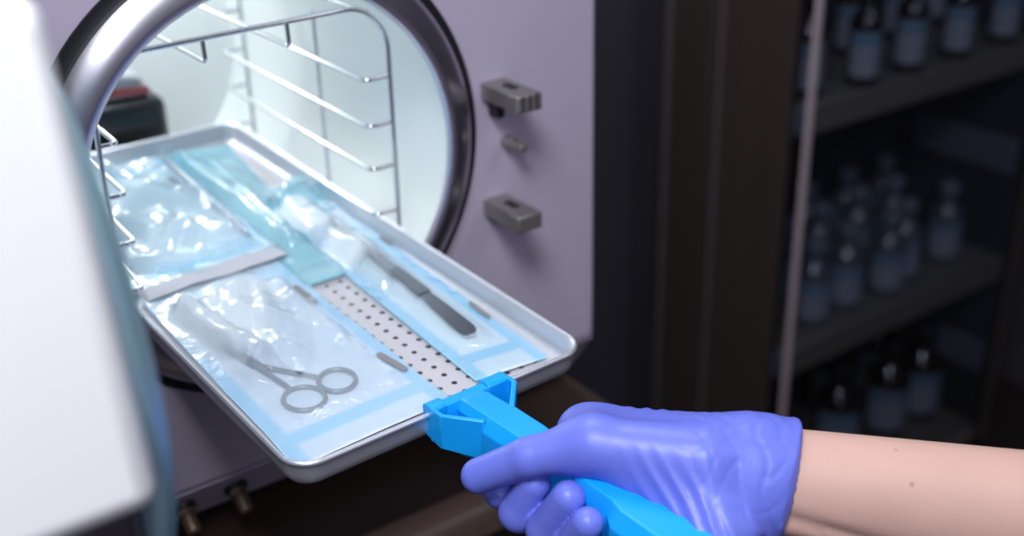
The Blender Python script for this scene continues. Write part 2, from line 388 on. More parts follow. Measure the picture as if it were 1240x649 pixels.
def pouch(label, quad, h0, film, paper, bulges=(), amp=1.6, ang=0., seed=0, side=7., ends=(16., 16.), endband=9., marks=(), inks=(), hfun=None, res=1.6, curl=1.0, group='sterilisation pouches in the tray', freq=1.0, calm=(), haze=()):
    A_, B_, C_, D_ = [Vector((*q, 0)) for q in quad]     # front-left, front-right, back-right, back-left
    cen = (A_ + B_ + C_ + D_) / 4
    o, at = tthing('sterilisation_pouch', label, 'pouch', (cen.x, cen.y, h0), group)
    wid = ((B_ - A_).length + (C_ - D_).length) / 2; lng = ((D_ - A_).length + (C_ - B_).length) / 2
    nu, nv = max(6, int(wid / res)), max(6, int(lng / res))
    ca, sa = math.cos(ang), math.sin(ang)
    def base_h(x, y):
        w = noise.noise(Vector((x * .02, y * .02, seed + 7.1))) * .5 + .5
        return h0 + (hfun(x, y) if hfun else 0) + w * .7 * curl
    rg = random.Random(seed * 17 + 3); folds = []
    for k in range(7):                               # straight creases: warped triangle waves in a few directions, each only in patches
        th = ang + rg.gauss(0, .35) + (math.pi / 2 if k == 6 else 0); lam = rg.uniform(13, 34) / freq
        folds.append((math.cos(th), math.sin(th), lam, rg.uniform(0, 9), rg.uniform(0, 50)))
    def crumple(x, y):
        t_ = 0.
        for c, s_, lam, ph, sd in folds:
            mk = noise.noise(Vector((x * .026 + sd, y * .012, sd))) * 1.9 + .5
            if mk <= 0: continue
            q = (x * c + y * s_ + 5 * noise.noise(Vector((x * .02, y * .02, sd + 3)))) / lam + ph
            for (a_, b_, r_) in calm: mk *= .12 + .88 * sst(r_ * .6, r_ * 1.3, math.hypot(x - a_, y - b_))
            t_ += min(mk, 1) * (1 - abs((q % 1) * 2 - 1)) * lam * .062
        return t_
    pv, fv, sl, hz = [], [], [], []
    for j in range(nv + 1):
        for i in range(nu + 1):
            s_, t_ = i / nu, j / nv
            P = (A_ * (1 - s_) + B_ * s_) * (1 - t_) + (D_ * (1 - s_) + C_ * s_) * t_
            wob = noise.noise(Vector((P.x * .03, P.y * .03, seed))) * 1.2
            x, y = P.x + wob * (1 if s_ in (0, 1) else .3), P.y + wob
            ds = min(s_, 1 - s_) * wid; de = t_ * lng, (1 - t_) * lng
            seal = 1 - sst(side - 1, side + .8, ds)
            for q in (0, 1):
                seal = max(seal, sst(ends[q] - .8, ends[q] + .4, de[q]) * (1 - sst(ends[q] + endband - .5, ends[q] + endband + .6, de[q])))
            inner = sst(side, side + 10, ds) * sst(ends[0] + endband, ends[0] + endband + 12, de[0]) * sst(ends[1] + endband, ends[1] + endband + 12, de[1])
            bh = base_h(x, y)
            f = 0.
            for (pa, pb, rad, hh) in bulges:
                f = max(f, hh * (1 - sst(rad * .35, rad * 2.2, seg_d((x, y), pa, pb))))
            u_, v_ = (x * ca + y * sa) * freq, (-x * sa + y * ca) * freq
            w1 = noise.noise(Vector((u_ * .035, v_ * .012, seed * 1.7)))
            w2 = noise.noise(Vector((u_ * .11, v_ * .035, seed * 2.3 + 4)))
            w3 = noise.noise(Vector((u_ * .22, v_ * .09, seed * 3.1 + 9)))
            wr = (1 - abs(w1) * 2.2) * .6 + (1 - abs(w2) * 2.2) * .28 + w3 * .09 + crumple(x, y)
            cm = 1.
            for (a_, b_, r_) in calm: cm *= .25 + .75 * sst(r_ * .6, r_ * 1.3, math.hypot(x - a_, y - b_))
            fl = .45 + f + max(0, wr + .25) * amp * cm * (.18 + .82 * inner)
            flap = max(1 - sst(0, ends[0], de[0]), 1 - sst(0, ends[1], de[1]))
            fl += flap * .8 * (.5 + .5 * w2) * curl
            pv.append((x, y, bh)); fv.append((x, y, bh + fl)); sl.append(seal); hz.append(max([0] + [.75 * (1 - sst(r_ * .4, r_, math.hypot((x - a_) * 1.3, y - b_))) * (.6 + .6 * w1) for a_, b_, r_ in haze]))
    fs = [(j * (nu + 1) + i, j * (nu + 1) + i + 1, (j + 1) * (nu + 1) + i + 1, (j + 1) * (nu + 1) + i) for j in range(nv) for i in range(nu)]
    for nm, vs, mt in (('paper_backing', pv, paper), ('clear_film', fv, film)):
        m_ = MB(); m_.v = vs; m_.f = fs
        ob = tobj(nm, m_, M[mt], o, at, smooth=180, recalc=False)
        a = ob.data.attributes.new('seal', 'FLOAT', 'POINT'); a.data.foreach_set('value', sl)
        a = ob.data.attributes.new('haze', 'FLOAT', 'POINT'); a.data.foreach_set('value', hz)
    for (p, q, w) in marks:                         # grey indicator bars printed on the border
        P, Q = Vector((*p, 0)), Vector((*q, 0)); tdir = (Q - P).normalized(); nd = Vector((-tdir.y, tdir.x, 0)) * w / 2
        ring = []
        for c0, sg in ((P, -1), (Q, 1)):
            for k in range(7):
                th = math.radians(-90 + 30 * k); ring.append(c0 + nd * math.sin(th) * -sg * -1 * (-1) + tdir * sg * math.cos(th) * w / 2) if False else ring.append(c0 + nd * (math.sin(th) * sg) + tdir * (sg * math.cos(th) * w / 2))
        z = base_h(*((P + Q) / 2).xy) + 1.9
        tobj('indicator_mark', MB().loft([[(v.x, v.y, z) for v in ring], [(v.x, v.y, z + .15) for v in ring]]), M['mark'], o, at, smooth=None)
    for (x, y, lx, ly, th) in inks:                 # smudged blue print along the border
        c, s = math.cos(th), math.sin(th); z = base_h(x, y) + 1.3
        sh = []
        for k in range(10):
            a = 2 * math.pi * k / 10; rx, ry = lx / 2 * math.cos(a) * (1 + .3 * math.sin(3 * a + x)), ly / 2 * math.sin(a)
            sh.append((x + c * rx - s * ry, y + s * rx + c * ry, z))
        tobj('blue_print', MB().loft([sh, [(a, b, z_ + .1) for a, b, z_ in sh]]), M['ink'], o, at, smooth=None)
    return o, at

H = -14.6
# middle teal pouch lies lowest at the back, then the folded one, the right one, the left ones
pouch('long teal pouch in the middle of the tray with pale lengthwise folds', [(106, 180), (139, 181), (176, 434), (124, 448)], H + 1.0, 'film_teal', 'paper_teal',
      bulges=[((122, 232), (130, 425), 4.6, 9.0), ((136, 260), (146, 420), 2.6, 3.6)], amp=1.1, ang=-.08, seed=3, side=5, freq=.7)
pouch('small crumpled teal pouch against the far tray wall, half under the long instrument pouch', [(142, 262), (184, 270), (188, 338), (146, 326)], H + 1.0, 'film_teal', 'paper_teal',
      bulges=[((146, 296), (186, 306), 7, 9)], amp=2.6, ang=1.4, seed=8, side=5, ends=(10, 10), endband=6, curl=2, inks=[(150, 322, 7, 4, .3)])
pouch('long light blue pouch along the right tray wall, holding a flat grey scalpel handle', [(129, 25), (178, 19), (187, 282), (141, 296)], H + 1.2, 'film', 'paper_cy',
      bulges=[((157, 64), (164, 262), 6.5, 4.2), ((148, 150), (155, 285), 5.0, 8.0), ((150, 235), (158, 285), 9, 11)], amp=1.2, ang=.03, seed=5, calm=((156, 80, 45), (160, 130, 32)), haze=((158, 270, 60), (150, 200, 30)), side=8, ends=(17, 12),
      marks=[((183.3, 196), (183.6, 209), 3.6), ((177.2, 76), (178.2, 96), 3.4)],
      inks=[(138, 158, 9, 3, 1.55), (139, 172, 7, 3, 1.55), (137, 140, 7, 3.2, 1.5), (180.5, 168, 14, 3, 1.55), (180, 140, 10, 3, 1.55), (179, 118, 9, 3, 1.55), (182, 226, 12, 3, 1.55)])
pouch('crinkled pale blue pouch at the back left of the tray beside the wire slides', [(11, 236), (120, 237), (119, 441), (16, 452)], H + 1.6, 'film', 'paper_cy',
      bulges=[((44, 262), (58, 270), 9, 5), ((78, 254), (96, 260), 8, 6), ((70, 272), (60, 400), 6, 6.5), ((90, 275), (100, 390), 5, 4)], amp=2.6, freq=.72, ang=.25, seed=11, side=7, ends=(10, 16), marks=[((107, 372), (107, 394), 4)], curl=1.6)
pouch('large pale blue pouch at the front left of the tray, scissors showing through its film', [(8.5, 16), (107, 17.5), (108.5, 222), (13, 229)], H + 1.2, 'film', 'paper',
      bulges=[((43, 68), (66, 71), 14, 3.4), ((42, 85), (28, 190), 5.5, 6.0), ((55, 100), (70, 190), 7, 3.0)], amp=1.9, ang=-.25, seed=2, calm=((54, 66, 40),), haze=((34, 170, 70), (70, 190, 40)), side=8.5, ends=(16.5, 8), endband=11,
      marks=[((99.0, 79), (101.8, 58), 4.6), ((99.6, 181), (99.9, 157), 4.6)])
# folded sealing flap between the two left pouches
fl, at = tthing('pouch_flap', 'greyish white folded paper strip lying across the two left pouches', 'paper strip', (62, 224, -7))
mb = MB(); rows = []
for j in range(9):
    row = []
    for i in range(41):
        s_ = i / 40; x = 14 + 106 * s_; t_ = j / 8
        y = 218 + 5 * s_ + t_ * (15 + 3 * s_) + 1.2 * math.sin(s_ * 7)
        row.append((x, y, -9.7 + .35 * math.sin(t_ * math.pi) + .8 * s_ * (1 - s_) * 4 + 1.0 * noise.noise(Vector((x * .05, y * .1, 3)))))
    rows.append(row)
mb.loft(rows, False, False, closed=False)
o = tobj('strip', mb, M['strip'], fl, at, smooth=180, recalc=False)

# ------------------------------------------------------------------ instruments
def ring_pts(cx_, cy_, rx, ry, rot, h, n=28):
    c, s = math.cos(rot), math.sin(rot)
    return [(cx_ + c * rx * math.cos(a) - s * ry * math.sin(a), cy_ + s * rx * math.cos(a) + c * ry * math.sin(a), h) for a in (2 * math.pi * k / n for k in range(n))]
def closed_tube(pts, r, n=8):
    m_ = MB(); P = [Vector(p) for p in pts]; rings = []
    for i, p in enumerate(P):
        t_ = (P[(i + 1) % len(P)] - P[i - 1]).normalized(); upv = Vector((0, 0, 1)); sd = t_.cross(upv).normalized()
        rings.append([p + (upv * 1.1 * math.cos(a) + sd * math.sin(a)) * r for a in (2 * math.pi * k / n for k in range(n))])
    rings.append(rings[0]); m_.loft(rings, False, False); return m_
def scissors(label, ox, oy, rot, h, l1, l2, pivot, tip):
    s, at = tthing('scissors', label, 'scissors', (pivot[0], pivot[1], h))
    for k, (lx, ly, rx, ry, ro) in enumerate((l1, l2)):
        hl = tobj('finger_loop', closed_tube(ring_pts(lx, ly, rx, ry, ro, h + k * .6), 1.5), M['sci'], s, at, smooth=60)
        # shank from the loop to the pivot and blade beyond it
        a0 = Vector((lx, ly, h)); pv_ = Vector((*pivot, h)); dv = (pv_ - a0).normalized(); st = a0 + dv * (max(rx, ry) - .3)
        tpv = Vector((tip[0] + (1.2 if k else -1.2), tip[1], h))
        tobj('shank', MB().tube([st, st.lerp(pv_, .5), pv_], [1.7, 1.8, 2.6], 8), M['sci'], s, at)
        nd = Vector((-(tpv - pv_).y, (tpv - pv_).x, 0)).normalized() * 3.0; z = h + k * 1.2 - .6
        tobj('blade', MB().loft([[(q.x, q.y, zz) for q in (pv_ - nd, pv_ + nd, tpv + nd * .15, tpv - nd * .15)] for zz in (z, z + 1.0)]), M['sci'], s, at, smooth=30)
    tobj('pivot_screw', MB().lathe([(2.4, h + 1.5), (2.2, h + 2.6), (.3, h + 2.7)], 16, 'z', (pivot[0], pivot[1], 0)), M['sci'], s, at)
    return s
scissors('steel scissors with two round finger loops in the large front left pouch', 0, 0, 0, H + 2.5, (41.5, 67.0, 11.2, 12.0, .3), (65.0, 71.0, 10.5, 11.5, -.3), (36, 112), (22, 185))

sc, at = tthing('scalpel_handle', 'flat dark grey scalpel handle in the long pouch beside the right tray wall', 'scalpel handle', (158, 120, H + 4))
def flat_bar(sections, h, th):
    rings = []
    for (x, y, w) in sections:
        rings.append([(x - w / 2, y, h), (x - w / 2 + .4, y, h + th), (x + w / 2 - .4, y, h + th), (x + w / 2, y, h)])
    return MB().loft(rings)
tobj('grip', flat_bar([(154.3, 61.5, 3), (154.4, 62.6, 7), (154.6, 64.5, 9.5), (154.9, 68, 11), (155.6, 80, 11.2), (157.2, 100, 10.2), (158.4, 116, 8.6), (158.6, 119, 8.0)], H + 4.6, 2.4), M['scal'], sc, at, smooth=40)
tobj('shaft', flat_bar([(158.6, 119.2, 10.4), (159.2, 128, 10.2), (160.6, 150, 9), (163, 190, 7.5), (165.2, 230, 6.5), (166, 250, 5.5)], H + 4.6, 2.9), M['scal'], sc, at, smooth=40)

rd, at = tthing('probe', 'thin knurled steel probe lying between the back left pouch and the teal pouch', 'probe', (113, 350, -7.5))
pts = [(117, 433, -6.5), (114, 385, -6.3), (110.5, 320, -6.5)]; tobj('shaft', MB().tube(pts, [1.6, 2.0, 2.1], 12), M['rod'], rd, at)
mb = MB(); P0, P1 = Vector((110.5, 320, -6.5)), Vector((107.2, 262, -7.2)); rr = []; pp = []
for k in range(60):
    pp.append(P0.lerp(P1, k / 59)); rr.append(2.6 if k % 4 < 2 else 2.0)
tobj('knurled_grip', mb.tube(pp, rr, 12), M['rod'], rd, at, smooth=20)

# ------------------------------------------------------------------ tray handle
hd, at = tthing('tray_handle', 'bright blue plastic lifting handle clipped on the front rim of the tray', 'handle', (104, 2, -17))
def xc(y): return 104.2 + .075 * max(0, -y - 15)
def sect(y, wt, wm, wb, ht, hm, hb, hx=0):
    c = xc(y) + hx
    return [(c - wb / 2, y, hb), (c - wm / 2, y, hb + 3), (c - wm / 2, y, hm), (c - wt / 2, y, ht), (c + wt / 2, y, ht), (c + wm / 2, y, hm), (c + wm / 2, y, hb + 3), (c + wb / 2, y, hb)]
S = [sect(-4.0, 13, 19, 15, 3.8, -1, -17), sect(-10, 15, 22, 17, 5.2, 0, -20), sect(-28, 16, 21, 18, 6, 0, -23), sect(-29.5, 16.5, 27, 20, 6.2, -1, -24),
     sect(-52, 16.5, 26, 20, 6.2, -1, -23), sect(-62, 15, 20, 17, 6.2, -1, -20), sect(-95, 15, 20, 17, 6.0, -1.5, -20), sect(-116, 17, 23, 18, 5.6, -2, -20), sect(-124, 22, 34, 26, 5.4, -3, -23), sect(-172, 24, 38, 30, 4.8, -4, -24), sect(-178, 20, 33, 26, 2.5, -5, -22)]
tobj('grip', MB().loft(S), M['handle'], hd, at, smooth=25, bevel=.0009)
def wall(pts, th, h0s, h1s):
    """upright plate following pts in plan, thickness th"""
    P = [Vector((*p, 0)) for p in pts]; rings = []
    for i, p in enumerate(P):
        t_ = (P[min(i + 1, len(P) - 1)] - P[max(i - 1, 0)]).normalized(); nn = Vector((-t_.y, t_.x, 0)) * th / 2
        rings.append([(p.x - nn.x, p.y - nn.y, h0s[i]), (p.x + nn.x, p.y + nn.y, h0s[i]), (p.x + nn.x, p.y + nn.y, h1s[i]), (p.x - nn.x, p.y - nn.y, h1s[i])])
    return MB().loft(rings)
tobj('left_arm', wall([(80.0, 2.5), (80.2, -10.5), (94.5, -29)], 3.0, [-15, -17, -20], [4.2, 4.2, 5.0]), M['handle'], hd, at, smooth=25, bevel=.0008)
tobj('right_arm', wall([(129.0, 2.5), (130.2, -9.0), (114.0, -27)], 3.0, [-15, -17, -20], [4.6, 4.6, 5.0]), M['handle'], hd, at, smooth=25, bevel=.0008)
# hooked cross plate over the rim
hook = [(4.6, -3.4), (5.2, 1.8), (4.2, 3.8), (2.0, 4.7), (-2.2, 4.7), (-4.6, 3.4), (-4.6, -16.5), (-2.3, -16.5), (-2.3, .9), (3.0, .9), (3.2, -3.4)]
tobj('rim_hook', MB().prism(hook, 78.6, 88.0, 'x'), M['handle'], hd, at, smooth=30, bevel=.0006)
tobj('rim_hook', MB().prism(hook, 116.0, 130.4, 'x'), M['handle'], hd, at, smooth=30, bevel=.0006)
tobj('front_plate', MB().prism([(2.2, .9), (2.2, 3.0), (-4.2, 3.0), (-4.6, 2.2), (-4.6, -17), (-2.3, -17), (-2.3, .9)], 88.02, 115.98, 'x'), M['handle'], hd, at, smooth=30)
tobj('lower_jaw', MB().prism([(86, 10), (122, 10), (117, -24), (112, -29), (97, -29), (90, -16)], -24.2, -20.4, 'z'), M['handle'], hd, at, smooth=30, bevel=.0008)

# ------------------------------------------------------------------ gloved hand and forearm (signed-distance figure, surface nets)
def cone(P, a, b, ra, rb):
    a = np.array(a, float); b = np.array(b, float); ba = b - a
    t_ = np.clip(((P - a) @ ba) / (ba @ ba), 0, 1)
    return np.linalg.norm(P - a - t_[..., None] * ba, axis=-1) - (ra + (rb - ra) * t_)
def smin(a, b, k):
    h = np.clip(.5 + .5 * (b - a) / k, 0, 1); return b * (1 - h) + a * h - k * h * (1 - h)
def chain(P, pts, rs, k=3.):
    d_ = None
    for i in range(len(pts) - 1):
        c = cone(P, pts[i], pts[i + 1], rs[i], rs[i + 1]); d_ = c if d_ is None else smin(d_, c, k)
    return d_
def surface_nets(fn, lo, hi, step):
    lo = np.array(lo, float); nn = [int(math.ceil((hi[i] - lo[i]) / step)) + 1 for i in range(3)]
    gx, gy, gz = [lo[i] + step * np.arange(nn[i]) for i in range(3)]
    D = np.empty(nn, np.float32)
    for i in range(0, nn[0], 16):
        G = np.stack(np.meshgrid(gx[i:i + 16], gy, gz, indexing='ij'), -1); D[i:i + 16] = fn(G)
    S_ = D < 0; cells = np.zeros([m - 1 for m in nn], int)
    off = [(a, b, c) for a in (0, 1) for b in (0, 1) for c in (0, 1)]
    sl_ = lambda arr, o_: arr[o_[0]:arr.shape[0] - 1 + o_[0], o_[1]:arr.shape[1] - 1 + o_[1], o_[2]:arr.shape[2] - 1 + o_[2]]
    for o_ in off: cells += sl_(S_, o_)
    act = (cells > 0) & (cells < 8); idx = -np.ones(act.shape, int); ijk = np.argwhere(act); idx[act] = np.arange(len(ijk))
    acc = np.zeros((len(ijk), 3)); cnt = np.zeros(len(ijk))
    for e0 in off:
        for ax in range(3):
            if e0[ax]: continue
            e1 = list(e0); e1[ax] = 1
            d0 = D[ijk[:, 0] + e0[0], ijk[:, 1] + e0[1], ijk[:, 2] + e0[2]]; d1 = D[ijk[:, 0] + e1[0], ijk[:, 1] + e1[1], ijk[:, 2] + e1[2]]
            cr = (d0 < 0) != (d1 < 0); t_ = np.where(cr, d0 / np.where(cr, d0 - d1, 1), 0)
            p = np.tile(np.array(e0, float), (len(ijk), 1)); p[:, ax] += t_
            acc[cr] += p[cr]; cnt[cr] += 1
    vs = lo + step * (ijk + acc / cnt[:, None]); fs = []
    for ax in range(3):
        b_, c_ = (ax + 1) % 3, (ax + 2) % 3
        s0 = [slice(None)] * 3; s1 = [slice(None)] * 3; s0[ax] = slice(0, -1); s1[ax] = slice(1, None)
        ch = S_[tuple(s0)] != S_[tuple(s1)]; q = np.argwhere(ch)
        ok = (q[:, b_] > 0) & (q[:, c_] > 0) & (q[:, b_] < nn[b_] - 1) & (q[:, c_] < nn[c_] - 1); q = q[ok]
        def cell(db, dc):
            r_ = q.copy(); r_[:, b_] -= db; r_[:, c_] -= dc; return idx[r_[:, 0], r_[:, 1], r_[:, 2]]
        f = np.stack([cell(1, 1), cell(0, 1), cell(0, 0), cell(1, 0)], 1); inside = S_[q[:, 0], q[:, 1], q[:, 2]]
        f[~inside] = f[~inside][:, ::-1]; fs.append(f)
    return vs, np.concatenate(fs)

WR = np.array([171., -141., 1.5]); EL = np.array([171. + 250 * .75, -141. - 250 * .645, 1.5 - 250 * .130])
AD = (EL - WR) / np.linalg.norm(EL - WR)
FING = [  # MCP, PIP, DIP, tip with radii
    ([(133, -66, 1.5), (128, -54, -32), (106, -49, -38), (89, -49, -27)], [12, 10.2, 9.2, 8.2]),
    ([(136, -80, 2), (122, -75, -38), (88, -66, -28), (92.5, -72, -8)], [12.5, 10.6, 9.9, 8.6]),
    ([(139, -98, -2), (124, -93, -38), (90, -85, -27), (94, -96, -2)], [12, 10.4, 9.7, 8.5]),
    ([(139, -115, -7), (124, -109, -36), (91, -102, -27), (91, -113.5, -4)], [11, 9.4, 8.8, 7.7]),
]
def forearm_sdf(P, grow=0.):
    q = P - WR; s_ = q @ AD
    # slightly flattened tapered limb: wrist 27x23, forearm 40x34
    n1 = np.array([0, 0, 1.]); n1 = n1 - AD * (n1 @ AD); n1 /= np.linalg.norm(n1); n2 = np.cross(AD, n1)
    u = q @ n1; v = q @ n2; t_ = np.clip(s_ / 250., -.3, 1.2)
    ra = 26.5 + 13 * np.clip(t_, 0, 1) + grow; rb = 24.5 + 11 * np.clip(t_, 0, 1) + grow
    d_ = (np.sqrt((u / ra) ** 2 + (v / rb) ** 2) - 1) * np.minimum(ra, rb)
    return d_, s_, u, v
def hand_sdf(P):
    palm = None
    for (pts, rs), wr_ in zip(FING, ((-3, 3, 14), (0, 0, 5), (2, -2, -5), (3, -3, -13))):
        c = cone(P, pts[0], WR + np.array(wr_), rs[0] + 1.0, 17); palm = c if palm is None else smin(palm, c, 14)
    TH = [(146, -133, 18), (113, -92, 18.5), (90, -70.5, 8.5), (76, -48.5, -10)]
    thenar = smin(cone(P, TH[0], TH[1], 17.5, 13.5), smin(cone(P, (139, -142, 2), (122, -108, 8), 17, 10), cone(P, (136, -154, -8), (134, -128, -6), 20, 12), 10), 10); web = smin(cone(P, (116, -86, 14), (130, -70, 4), 11, 11), cone(P, (113, -78, 9), (127, -69, 5), 11.5, 11), 4)
    palm = smin(smin(palm, thenar, 13), web, 14)
    palm = smin(palm, cone(P, WR + np.array([2, -6, 4]), (150, -122, -8), 22, 17), 12)
    palm = smin(palm, cone(P, (124, -83, 9.5), (152, -118, 10.5), 12.5, 14), 10)
    thumb = smin(cone(P, TH[1], TH[2], 13.0, 9.9), cone(P, TH[2], TH[3], 9.9, 9.2), 2.5)
    fing = None
    for pts, rs in FING:
        c = chain(P, pts, rs, 2.5); fing = c if fing is None else smin(fing, c, .9)
    d_ = np.minimum(smin(palm, thumb, 7), smin(palm, fing, 5))
    # glove sleeve over the wrist
    fd, s_, u, v = forearm_sdf(P, 2.2)
    flare = np.clip((s_ + 16) / 34, 0, 1); fd = fd - 1.9 * flare ** 1.5 + 11 * np.clip(-s_ / 30, 0, 3) ** 1.4
    cc = np.clip((v * .86 + u * .25) / 26., 0, 1.2); end = 18.5 - 8.5 * cc ** 1.5
    sleeve = np.maximum(fd, np.maximum(s_ - end, -75 - s_))
    bead = np.sqrt((fd + .2) ** 2 + (s_ - end) ** 2) - 1.55
    d_ = smin(d_, sleeve, 14); 
    # wrinkles: diagonal folds at the heel of the hand, crinkles on the cuff
    x, y, z = P[..., 0], P[..., 1], P[..., 2]
    ph = (s_ * .78 + u * .66) * 2 * math.pi / 8.2 + .7 * np.sin(y * .10 + z * .05) + .45 * np.sin(x * .19 + 1.3)
    sg = lambda q: 1 / (1 + np.exp(-q))
    low = sg((4 - .25 * s_ - u) / 3.); onf = sg((s_ + 56) / 4.) * sg((10 - s_) / 3.); on = sg((s_ + 36) / 5.) * sg((13 - s_) / 2.)
    fold = np.abs(np.sin(ph / 2)) ** 1.1 - .55
    a1 = s_ * .30 + u * .16 + 1.6 * np.sin(u * .13 + s_ * .05) + .8 * np.sin(v * .2); a2 = u * .27 - s_ * .14 + 1.5 * np.sin(s_ * .17 + 1) + .7 * np.sin(v * .23)
    cr = 1.3 - np.minimum(1, 2.2 * np.abs(np.sin(a1))) * .75 - np.minimum(1, 2.4 * np.abs(np.sin(a2))) * .75
    d_ = d_ + onf * low * fold * 1.9 + on * (1 - .8 * low) * cr * .65
    inn, _, _, _ = forearm_sdf(P, .3); inn = inn - .7 * flare ** 1.5
    d_ = np.maximum(d_, -np.maximum(inn, 5 - s_))          # hollow cuff
    d_ = smin(d_, bead, 1.2)
    return d_

pe, at = tthing('person', 'person reaching in from the right, bare forearm, gloved hand holding the blue handle', 'person', tuple(WR))
def SGN(m): return m.astype(np.float32)
def skin_fn(P):
    d_, s_, u, v = forearm_sdf(P)
    uu = u + 3 + .14 * (s_ - 25); side = v > 0
    d_ = d_ + 2.2 * np.exp(-(uu / 3.0) ** 2) * np.clip(1 - (s_ - 50) / 60, 0, 1) * SGN(side) - 1.2 * np.exp(-((uu + 8) / 6.0) ** 2) * SGN(side)
    return np.maximum(d_, np.maximum(-12 - s_, s_ - 262))
vs, fs = surface_nets(skin_fn, (130, -360, -75), (420, -90, 70), 2.5)
def mesh_obj(name, vs, fs, m, par, it):
    me = bpy.data.meshes.new(name); me.from_pydata(((vs - np.array(at)) * .001).tolist(), [], fs.tolist()); me.update(); me.shade_smooth(); me.materials.append(m)
    o = bpy.data.objects.new(name, me); C.objects.link(o); o.parent = par
    sm = o.modifiers.new('relax', 'SMOOTH'); sm.factor = .5; sm.iterations = it
    return o
def skin_mat():
    m = mat('forearm_skin', (.60, .375, .32), .5, bump=.12, bscale=700, var=.10, vscale=28); nt = m.node_tree; b = nt.nodes['Principled BSDF']
    b.inputs['Subsurface Weight'].default_value = .12; b.inputs['Subsurface Radius'].default_value = (.008, .003, .002); b.inputs['Subsurface Scale'].default_value = .5
    # a few freckles
    src = b.inputs['Base Color'].links[0].from_socket; tc = [n for n in nt.nodes if n.type == 'TEX_COORD'][0]
    vo = nt.nodes.new('ShaderNodeTexVoronoi'); vo.inputs['Scale'].default_value = 38; nt.links.new(tc.outputs['Object'], vo.inputs['Vector'])
    rp = nt.nodes.new('ShaderNodeMapRange'); rp.inputs['From Min'].default_value = .035; rp.inputs['From Max'].default_value = .06; rp.inputs['To Min'].default_value = .55; rp.inputs['To Max'].default_value = 0
    nt.links.new(vo.outputs['Distance'], rp.inputs['Value'])
    mx = nt.nodes.new('ShaderNodeMix'); mx.data_type = 'RGBA'; mx.inputs[7].default_value = (.30, .15, .10, 1)
    nt.links.new(rp.outputs[0], mx.inputs[0]); nt.links.new(src, mx.inputs[6]); nt.links.new(mx.outputs[2], b.inputs['Base Color']); return m
mesh_obj('forearm', vs, fs, skin_mat(), pe, 3)
M['glove'] = mat('violet_blue_nitrile', (.145, .18, .69), .42, bump=.10, bscale=260, var=.04, spec=.45)
vs, fs = surface_nets(hand_sdf, (60, -220, -62), (245, -25, 52), 1.25)
mesh_obj('nitrile_glove', vs, fs, M['glove'], pe, 2)['label'] = 'violet blue nitrile glove with a wrinkled cuff'

# ------------------------------------------------------------------ glass cabinet
KX, KY, KX1, KY1 = 1.246, 1.05, 1.862, 1.340
cb = thing('display_cabinet', 'tall dark brown glass cabinet with shelves of bottles at the right', 'cabinet', loc=((KX + KX1) / 2, KY, 0))
KT = CZ + .45
child('corner_post', MB().box(KX - .001, KX + .012, KY - .003, KY + .0035, .10, KT), M['alu'], cb, bevel=.003)
child('corner_post', MB().box(KX1 - .012, KX1 + .004, KY - .004, KY + .012, .10, KT), M['cab'], cb, bevel=.003)
child('side_panel', MB().box(KX, KX + .018, 1.082, 1.228, .10, KT), M['cab'], cb, bevel=.002)
child('side_panel', MB().box(KX - .006, KX + .018, 1.236, KY1, .0, KT), M['cab'], cb, bevel=.004)
child('lit_edge', MB().box(KX - .010, KX - .0062, 1.329, 1.3395, .0, KT), M['litedge'], cb, bevel=.001)  # added strips that paint the mauve-lit edges of the side panels
child('lit_edge', MB().box(KX - .005, KX - .0002, 1.221, 1.2278, .10, KT), M['litedge'], cb, bevel=.001)
child('side_panel', MB().box(KX1 - .018, KX1, KY + .0125, KY1, .10, KT), M['cabin'], cb, bevel=.002)
child('back_panel', MB().box(KX + .0182, KX1 - .0182, KY1 - .012, KY1, .10, KT), M['cabin'], cb, smooth=None)
child('plinth', MB().box(KX + .01, KX1 - .01, KY + .02, KY1 - .002, .0, .0998), M['base'], cb, bevel=.002)
child('bottom_board', MB().box(KX + .0182, KX1 - .0182, KY + .0125, KY1 - .0125, .10, .13), M['shelf'], cb, bevel=.002)
child('top_board', MB().box(KX - .004, KX1 + .004, KY - .004, KY1, KT + .0002, KT + .03), M['cab'], cb, bevel=.002)
for zt in (CZ - .531, CZ - .942):
    child('shelf', MB().box(KX + .0185, KX1 - .0185, KY + .0128, KY1 - .0128, zt - .046, zt), M['shelf'], cb, bevel=.002)
    child('shelf_bracket', MB().box(KX + .0065, KX + .0183, KY + .014, 1.081, zt - .046, zt - .004), M['shelfgrey'], cb, bevel=.002)
    child('side_band', MB().box(KX1 - .030, KX1 - .0185, KY + .02, KY1 - .06, zt - .25, zt - .185), M['shelfgrey'], cb, bevel=.003)  # pale grey band on the right wall below each shelf
gf = child('glass_door', MB().box(KX + .0122, KX1 - .0125, KY, KY + .004, .132, KT - .001), GLASS, cb, smooth=None)
child('glass_side', MB().box(KX + .002, KX + .006, KY + .0042, 1.0815, .132, KT - .001), GLASS, cb, smooth=None)

